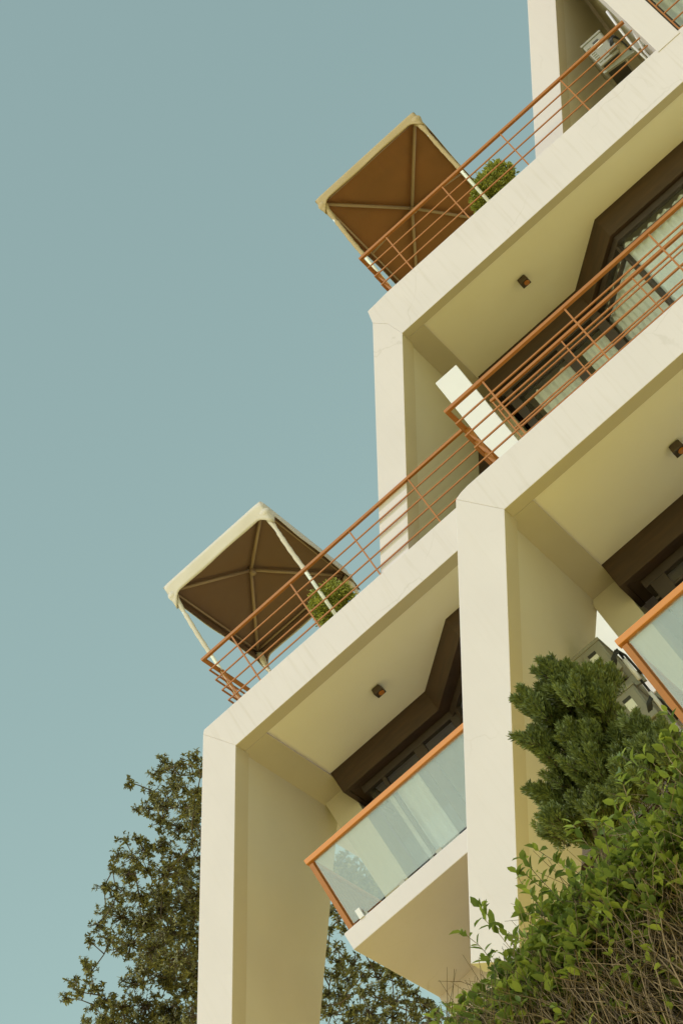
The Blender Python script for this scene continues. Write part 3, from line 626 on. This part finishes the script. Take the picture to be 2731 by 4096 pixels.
B2 += [(-9.58, 36.3, 23.38, 0.3), (-9.47, 36.3, 23.17, 0.14), (-9.39, 36.3, 22.96, 0.3), (-9.27, 36.3, 22.72, 0.28), (-9.76, 36.3, 23.4, 0.3), (-9.64, 36.3, 23.15, 0.14), (-9.53, 36.3, 22.9, 0.3), (-9.43, 36.3, 22.64, 0.14), (-9.86, 36.3, 23.14, 0.3), (-9.71, 36.3, 22.87, 0.16)]
broadleaf('taller broadleaf tree rising beside the left pier against the sky', (-11.5, 38, 11.8), (-11.6, 38, 21.5), B1, 5)
broadleaf('lower broadleaf tree seen through the gap under the glass balcony', (-9.2, 36.5, 11.5), (-9.3, 36.5, 17.5), B2, 9)

# ------------------------------------------------------------------ topiary
def topiary(label, lobes, zf, seed):
    rng = np.random.default_rng(seed)
    x, y = lobes[0][0], lobes[0][1]
    t = thing('topiary_bush', label, 'potted plant', (x, y, zf), 'potted bushes by the gazebos')
    P = []; D = []; L = []
    for (cx, cy, cz, r, n) in lobes:
        d = rnd_dirs(rng, n); q = r * (0.78 + .24 * rng.random(n) + .22 * rng.random(n) ** 9) * (1 + .15 * np.sin(d[:, 0] * 7 + cx * 3) * np.cos(d[:, 2] * 6 + 1))
        P.append(np.array([cx, cy, cz]) + d * q[:, None]); D.append(d + rng.normal(size=(n, 3)) * .55); L.append(rng.uniform(.035, .065, n))
    P = np.concatenate(P); D = np.concatenate(D); L = np.concatenate(L)
    leaf_object('crown', P, D, rnd_dirs(rng, len(P)), L, L * .5, M['leaf_topiary'], t)
    core = MB()
    for (cx, cy, cz, r, n) in lobes: core.tube([(cx, cy, cz - r * .72), (cx, cy, cz - r * .5), (cx, cy, cz), (cx, cy, cz + r * .5), (cx, cy, cz + r * .7)], [r * .1, r * .5, r * .74, r * .5, r * .1], 12)
    core.build('branches', M['leaf_topiary'], t, smooth=True)
    MB().tube([(x, y, zf + .2), (x, y, lobes[0][2] - .15)], .025).build('stem', M['bark'], t, smooth=True)
    MB().tube([(x, y, zf), (x, y, zf + .26), (x, y, zf + .30)], [.13, .17, .18], 16).build('pot', M['pot'], t, smooth=True)
topiary('round clipped bush behind the front leg of the cream gazebo', [(-5.12, 26.85, 20.56, .30, 5200)], 19.76, 3)
topiary('uneven two lobed bush beside the leg of the tan gazebo', [(0.30, 26.85, 24.36, .26, 3000), (0.52, 26.95, 24.55, .20, 2000), (0.13, 26.85, 24.28, .2, 2200)], 23.48, 4)

# ------------------------------------------------------------------ conifers
def conifer(label, base, plumes, seed, parent_loc):
    rng = np.random.default_rng(seed); rr = random.Random(seed)
    t = thing('conifer', label, 'conifer', base, 'conifers behind the hedge')
    tr = MB(); P = []; D = []; L = []
    bx, by, bz = base
    for (x, y, z, dx, dy, dz, ln, fat) in plumes:
        p0 = Vector((x, y, z)); d = Vector((dx, dy, dz)).normalized()
        tr.tube([p0, p0 + d * ln * .6], [.004, .002], 3)
        n = int(470 * ln / .3 * fat) + 22
        tt = rng.random(n) ** .9; o = d.orthogonal().normalized(); o2 = d.cross(o)
        a = rng.random(n) * 6.283; prof = np.clip(1.05 - tt, 0, 1) ** .7 * np.clip(tt * 5 + .3, 0, 1) * .05 * fat + .002
        rad = prof * (00.35 + .65 * rng.random(n))
        pos = np.array(p0)[None] + np.array(d)[None] * (tt * ln)[:, None] + np.array(o)[None] * (np.cos(a) * rad)[:, None] + np.array(o2)[None] * (np.sin(a) * rad)[:, None]
        out = np.array(o)[None] * np.cos(a)[:, None] + np.array(o2)[None] * np.sin(a)[:, None]
        P.append(pos); D.append(np.array(d)[None] * 1.0 + out * .65 + rng.normal(size=(n, 3)) * .25); L.append(rng.uniform(.022, .046, n))
    P = np.concatenate(P); D = np.concatenate(D); L = np.concatenate(L)
    needle_object('crown', P, D, rnd_dirs(rng, len(P)), L, L * .26, M['leaf_conifer'], t)
    tr.tube([(bx, by, bz - .3), (bx + .02, by, bz + 2), (bx + .10, by, bz + 3), (bx + .35 if parent_loc > 9 else bx, by, parent_loc)], [.08, .06, .04, .012], 8)
    tr.build('trunk', M['bark'], t, smooth=True)
    return t
def plume_set(seed, clumps, axis):
    """plumes fanning out of every clump, up and away from the stem"""
    rr = random.Random(seed); out = []
    for (x, y, z, r) in clumps:
        ox = max(-1, min(1, (x - axis(z)) / .4))
        for _ in range(int(14 + r * 120)):
            a = rr.random() * 6.283; q = r * rr.random() ** .5 * .62
            dx = ox * .28 + math.cos(a) * .26; dy = -.12 + math.sin(a) * .3; dz = rr.uniform(.7, 1.2)
            ln = min(.24, .08 + r * 1.1) * rr.uniform(.55, 1.4)
            out.append((x + math.cos(a) * q - dx * .03, y + rr.uniform(-.08, .12), z + math.sin(a) * q - ln * .6, dx, dy, dz, ln, rr.uniform(.42, .75)))
        for _ in range(3):      # inner shaded foliage
            out.append((x + rr.uniform(-r, r) * .9, y + rr.uniform(.12, .3), z + rr.uniform(-r, r) * .9 - .07, rr.uniform(-.4, .4), .1, 1, .16, 1.5))
    return out
CA = [(-1.78, 14.61, 9.49, 0.085), (-1.71, 14.72, 9.44, 0.062), (-1.63, 14.56, 9.22, 0.076), (-1.53, 14.81, 9.32, 0.05), (-2.02, 14.59, 9.41, 0.065), (-1.99, 14.49, 9.24, 0.069), (-1.82, 14.56, 9.3, 0.092), (-1.72, 14.4, 9.09, 0.083), (-1.67, 14.57, 9.06, 0.099), (-1.62, 14.49, 8.96, 0.053), (-1.9, 14.77, 9.24, 0.1), (-1.84, 14.75, 9.07, 0.1), (-1.7, 14.6, 8.93, 0.083), (-2.13, 14.39, 9.04, 0.072), (-2.11, 14.49, 9.02, 0.061), (-2.12, 14.49, 8.9, 0.041), (-1.94, 14.47, 8.88, 0.09), (-1.85, 14.48, 8.77, 0.09), (-1.8, 14.76, 8.86, 0.065), (-2.01, 14.44, 8.69, 0.097), (-1.91, 14.4, 8.58, 0.089), (-1.83, 14.79, 8.76, 0.061), (-2.18, 14.63, 8.79, 0.053), (-2.17, 14.82, 8.76, 0.092), (-2.02, 14.56, 8.54, 0.09), (-1.9, 14.78, 8.64, 0.076), (-2.32, 14.67, 8.8, 0.03), (-2.39, 14.73, 8.88, 0.021), (-2.29, 14.71, 8.69, 0.061), (-2.23, 14.6, 8.51, 0.09), (-2.09, 14.42, 8.33, 0.089), (-2.35, 14.47, 8.49, 0.06), (-2.37, 14.76, 8.53, 0.076), (-2.47, 14.78, 8.63, 0.046), (-2.28, 14.79, 8.46, 0.083), (-1.98, 14.53, 8.38, 0.082), (-2.13, 14.67, 8.37, 0.082), (-1.9, 14.73, 9.3, 0.069), (-2.02, 14.66, 9.2, 0.061), (-1.91, 14.74, 9.47, 0.054)]
CB = [(-1.56, 14.41, 8.62, 0.033), (-1.52, 14.46, 8.58, 0.052), (-1.5, 14.47, 8.49, 0.052), (-1.42, 14.31, 8.35, 0.062), (-1.43, 14.57, 8.42, 0.059), (-1.6, 14.58, 8.64, 0.067), (-1.55, 14.23, 8.31, 0.073), (-1.7, 14.59, 8.56, 0.082), (-1.71, 14.58, 8.68, 0.053), (-1.63, 14.47, 8.37, 0.074), (-1.46, 14.22, 8.16, 0.065), (-1.43, 14.56, 8.31, 0.052), (-1.72, 14.25, 8.28, 0.08), (-1.6, 14.59, 8.34, 0.074), (-1.76, 14.47, 8.49, 0.067), (-1.68, 14.22, 8.15, 0.073), (-1.82, 14.27, 8.22, 0.08), (-1.49, 14.45, 8.18, 0.066)]
conifer('tall dark green conifer standing before the shaded side wall', (-2.35, 14.75, 5.2),
        plume_set(1, CA, lambda z: -2.25 + .42 * (z - 8.2)), 2, 9.2)
conifer('shorter conifer at the right behind the hedge top', (-1.6, 14.55, 5.2),
        plume_set(2, CB, lambda z: -1.6), 3, 8.6)

# ------------------------------------------------------------------ hedge
def hedge(label):
    rng = np.random.default_rng(12); rr = random.Random(12)
    X0, X1, Y0, Y1, ZB, ZT = -2.85, 2.5, 10.75, 11.5, 4.3, 6.06
    t = thing('hedge', label, 'hedge', ((X0 + X1) / 2, (Y0 + Y1) / 2, ZB))
    st = MB(); P = []; D = []; U = []; L = []
    def leaves(p, d, k, ln):
        for i in range(k):
            a = rr.random() * 6.283; o = d.orthogonal().normalized(); o2 = d.cross(o)
            ld = (o * math.cos(a) + o2 * math.sin(a)) * rr.uniform(.5, 1) + d * rr.uniform(.2, .9)
            P.append(tuple(p + d * rr.uniform(-.02, .02))); D.append(tuple(ld)); U.append(tuple(d + Vector((rr.uniform(-.4, .4), rr.uniform(-.6, .2), rr.uniform(-.2, .4))))); L.append(ln * rr.uniform(.7, 1.25))
    for i in range(2500):
        x = rr.uniform(X0 - .1, -.7) if i < 2200 else rr.uniform(-.7, X1); y = rr.uniform(Y0 + .05, Y1); z = ZB + rr.uniform(0, 1.0)
        TOP = (.548 + .022 * max(0, min(1, (x + 2.8) / 1.6))) * max(Y0, y - .06)
        top = TOP - .05 - abs(rr.gauss(0, .13)) - (0.3 * rr.random() if rr.random() < .4 else 0)
        if rr.random() < .035: top = TOP + rr.uniform(-.02, .09)
        p = Vector((x, y, z)); d = Vector((rr.uniform(-.4, .3), rr.uniform(-.3, .15), 1)).normalized()
        pts = [p]
        while pts[-1].z < top - .02 and len(pts) < 20:
            d = (d + Vector((rr.uniform(-.42, .42), rr.uniform(-.3, .3), rr.uniform(-.05, .25)))).normalized()
            if d.y < -.15 or pts[-1].y < Y0 + .08: d.y = abs(d.y) * .4
            if pts[-1].x < X0 - .08: d.x = abs(d.x)
            q = pts[-1] + d * rr.uniform(.07, .17)
            if q.z > top: q = pts[-1].lerp(q, max(.15, (top - pts[-1].z) / (q.z - pts[-1].z)))
            pts.append(q)
        if len(pts) < 2: continue
        r0 = rr.uniform(.002, .0055)
        st.tube(pts, [r0 * (1 - .6 * k / (len(pts) - 1)) for k in range(len(pts))], 4)
        deep = False
        band = .20 + .36 * max(0, min(1, (x + 2.8) / 1.7)) + rr.uniform(-.08, .08)
        bare = rr.random() < (.22 if x > -2.2 else .5)
        for k in range(1, len(pts)):
            seg = pts[k] - pts[k - 1]
            if (pts[k].z > TOP - band and not bare) or rr.random() < .08:
                nn = max(1, int(seg.length / .05))
                for q in range(nn):
                    leaves(pts[k - 1].lerp(pts[k], (q + 1) / nn), seg.normalized(), 2, .070)
                if k == len(pts) - 1: leaves(pts[k], seg.normalized(), 3, .062)
            elif rr.random() < .75:       # side twigs, bare
                e = pts[k] + Vector((rr.uniform(-.18, .18), rr.uniform(-.16, .1), rr.uniform(.02, .22)))
                st.tube([pts[k], e], [.002, .0012], 3)
    for i in range(9000):            # shaded inner foliage at the back of the hedge
        x = rr.uniform(-2.45, -.6); y = rr.uniform(Y1 + .05, Y1 + .55); z = rr.uniform(ZB + .5, .562 * Y1 - .22)
        P.append((x, y, z)); D.append((rr.uniform(-1, 1), rr.uniform(-1, .3), rr.uniform(-.4, .8))); U.append((rr.uniform(-1, 1), -.5, .6)); L.append(rr.uniform(.05, .08))
    for k in range(20):              # long young shoots standing proud of the top
        x = rr.uniform(-2.5, -.9); y = Y0 + rr.uniform(.05, .3); z = (.548 + .022 * max(0, min(1, (x + 2.8) / 1.6))) * y - .12
        p = Vector((x, y, z)); d = Vector((rr.uniform(-.5, .35), 0, 1)).normalized(); n = rr.randint(3, 6); pts = [p]
        for q in range(n):
            d = (d + Vector((rr.uniform(-.2, .2), rr.uniform(-.05, .05), .05))).normalized(); pts.append(pts[-1] + d * .055)
            leaves(pts[-1], d, 2 if q < n - 1 else 4, .066)
        st.tube(pts, .0022, 4)
    st.build('stems', M['twig'], t, smooth=False)
    leaf_object('foliage', P, D, U, L, [l * .56 for l in L], M['leaf_hedge'], t, fold=.2, curl=.12)
    return t
hedge('clipped broadleaf hedge with bright leaves on top and bare brown twigs below')
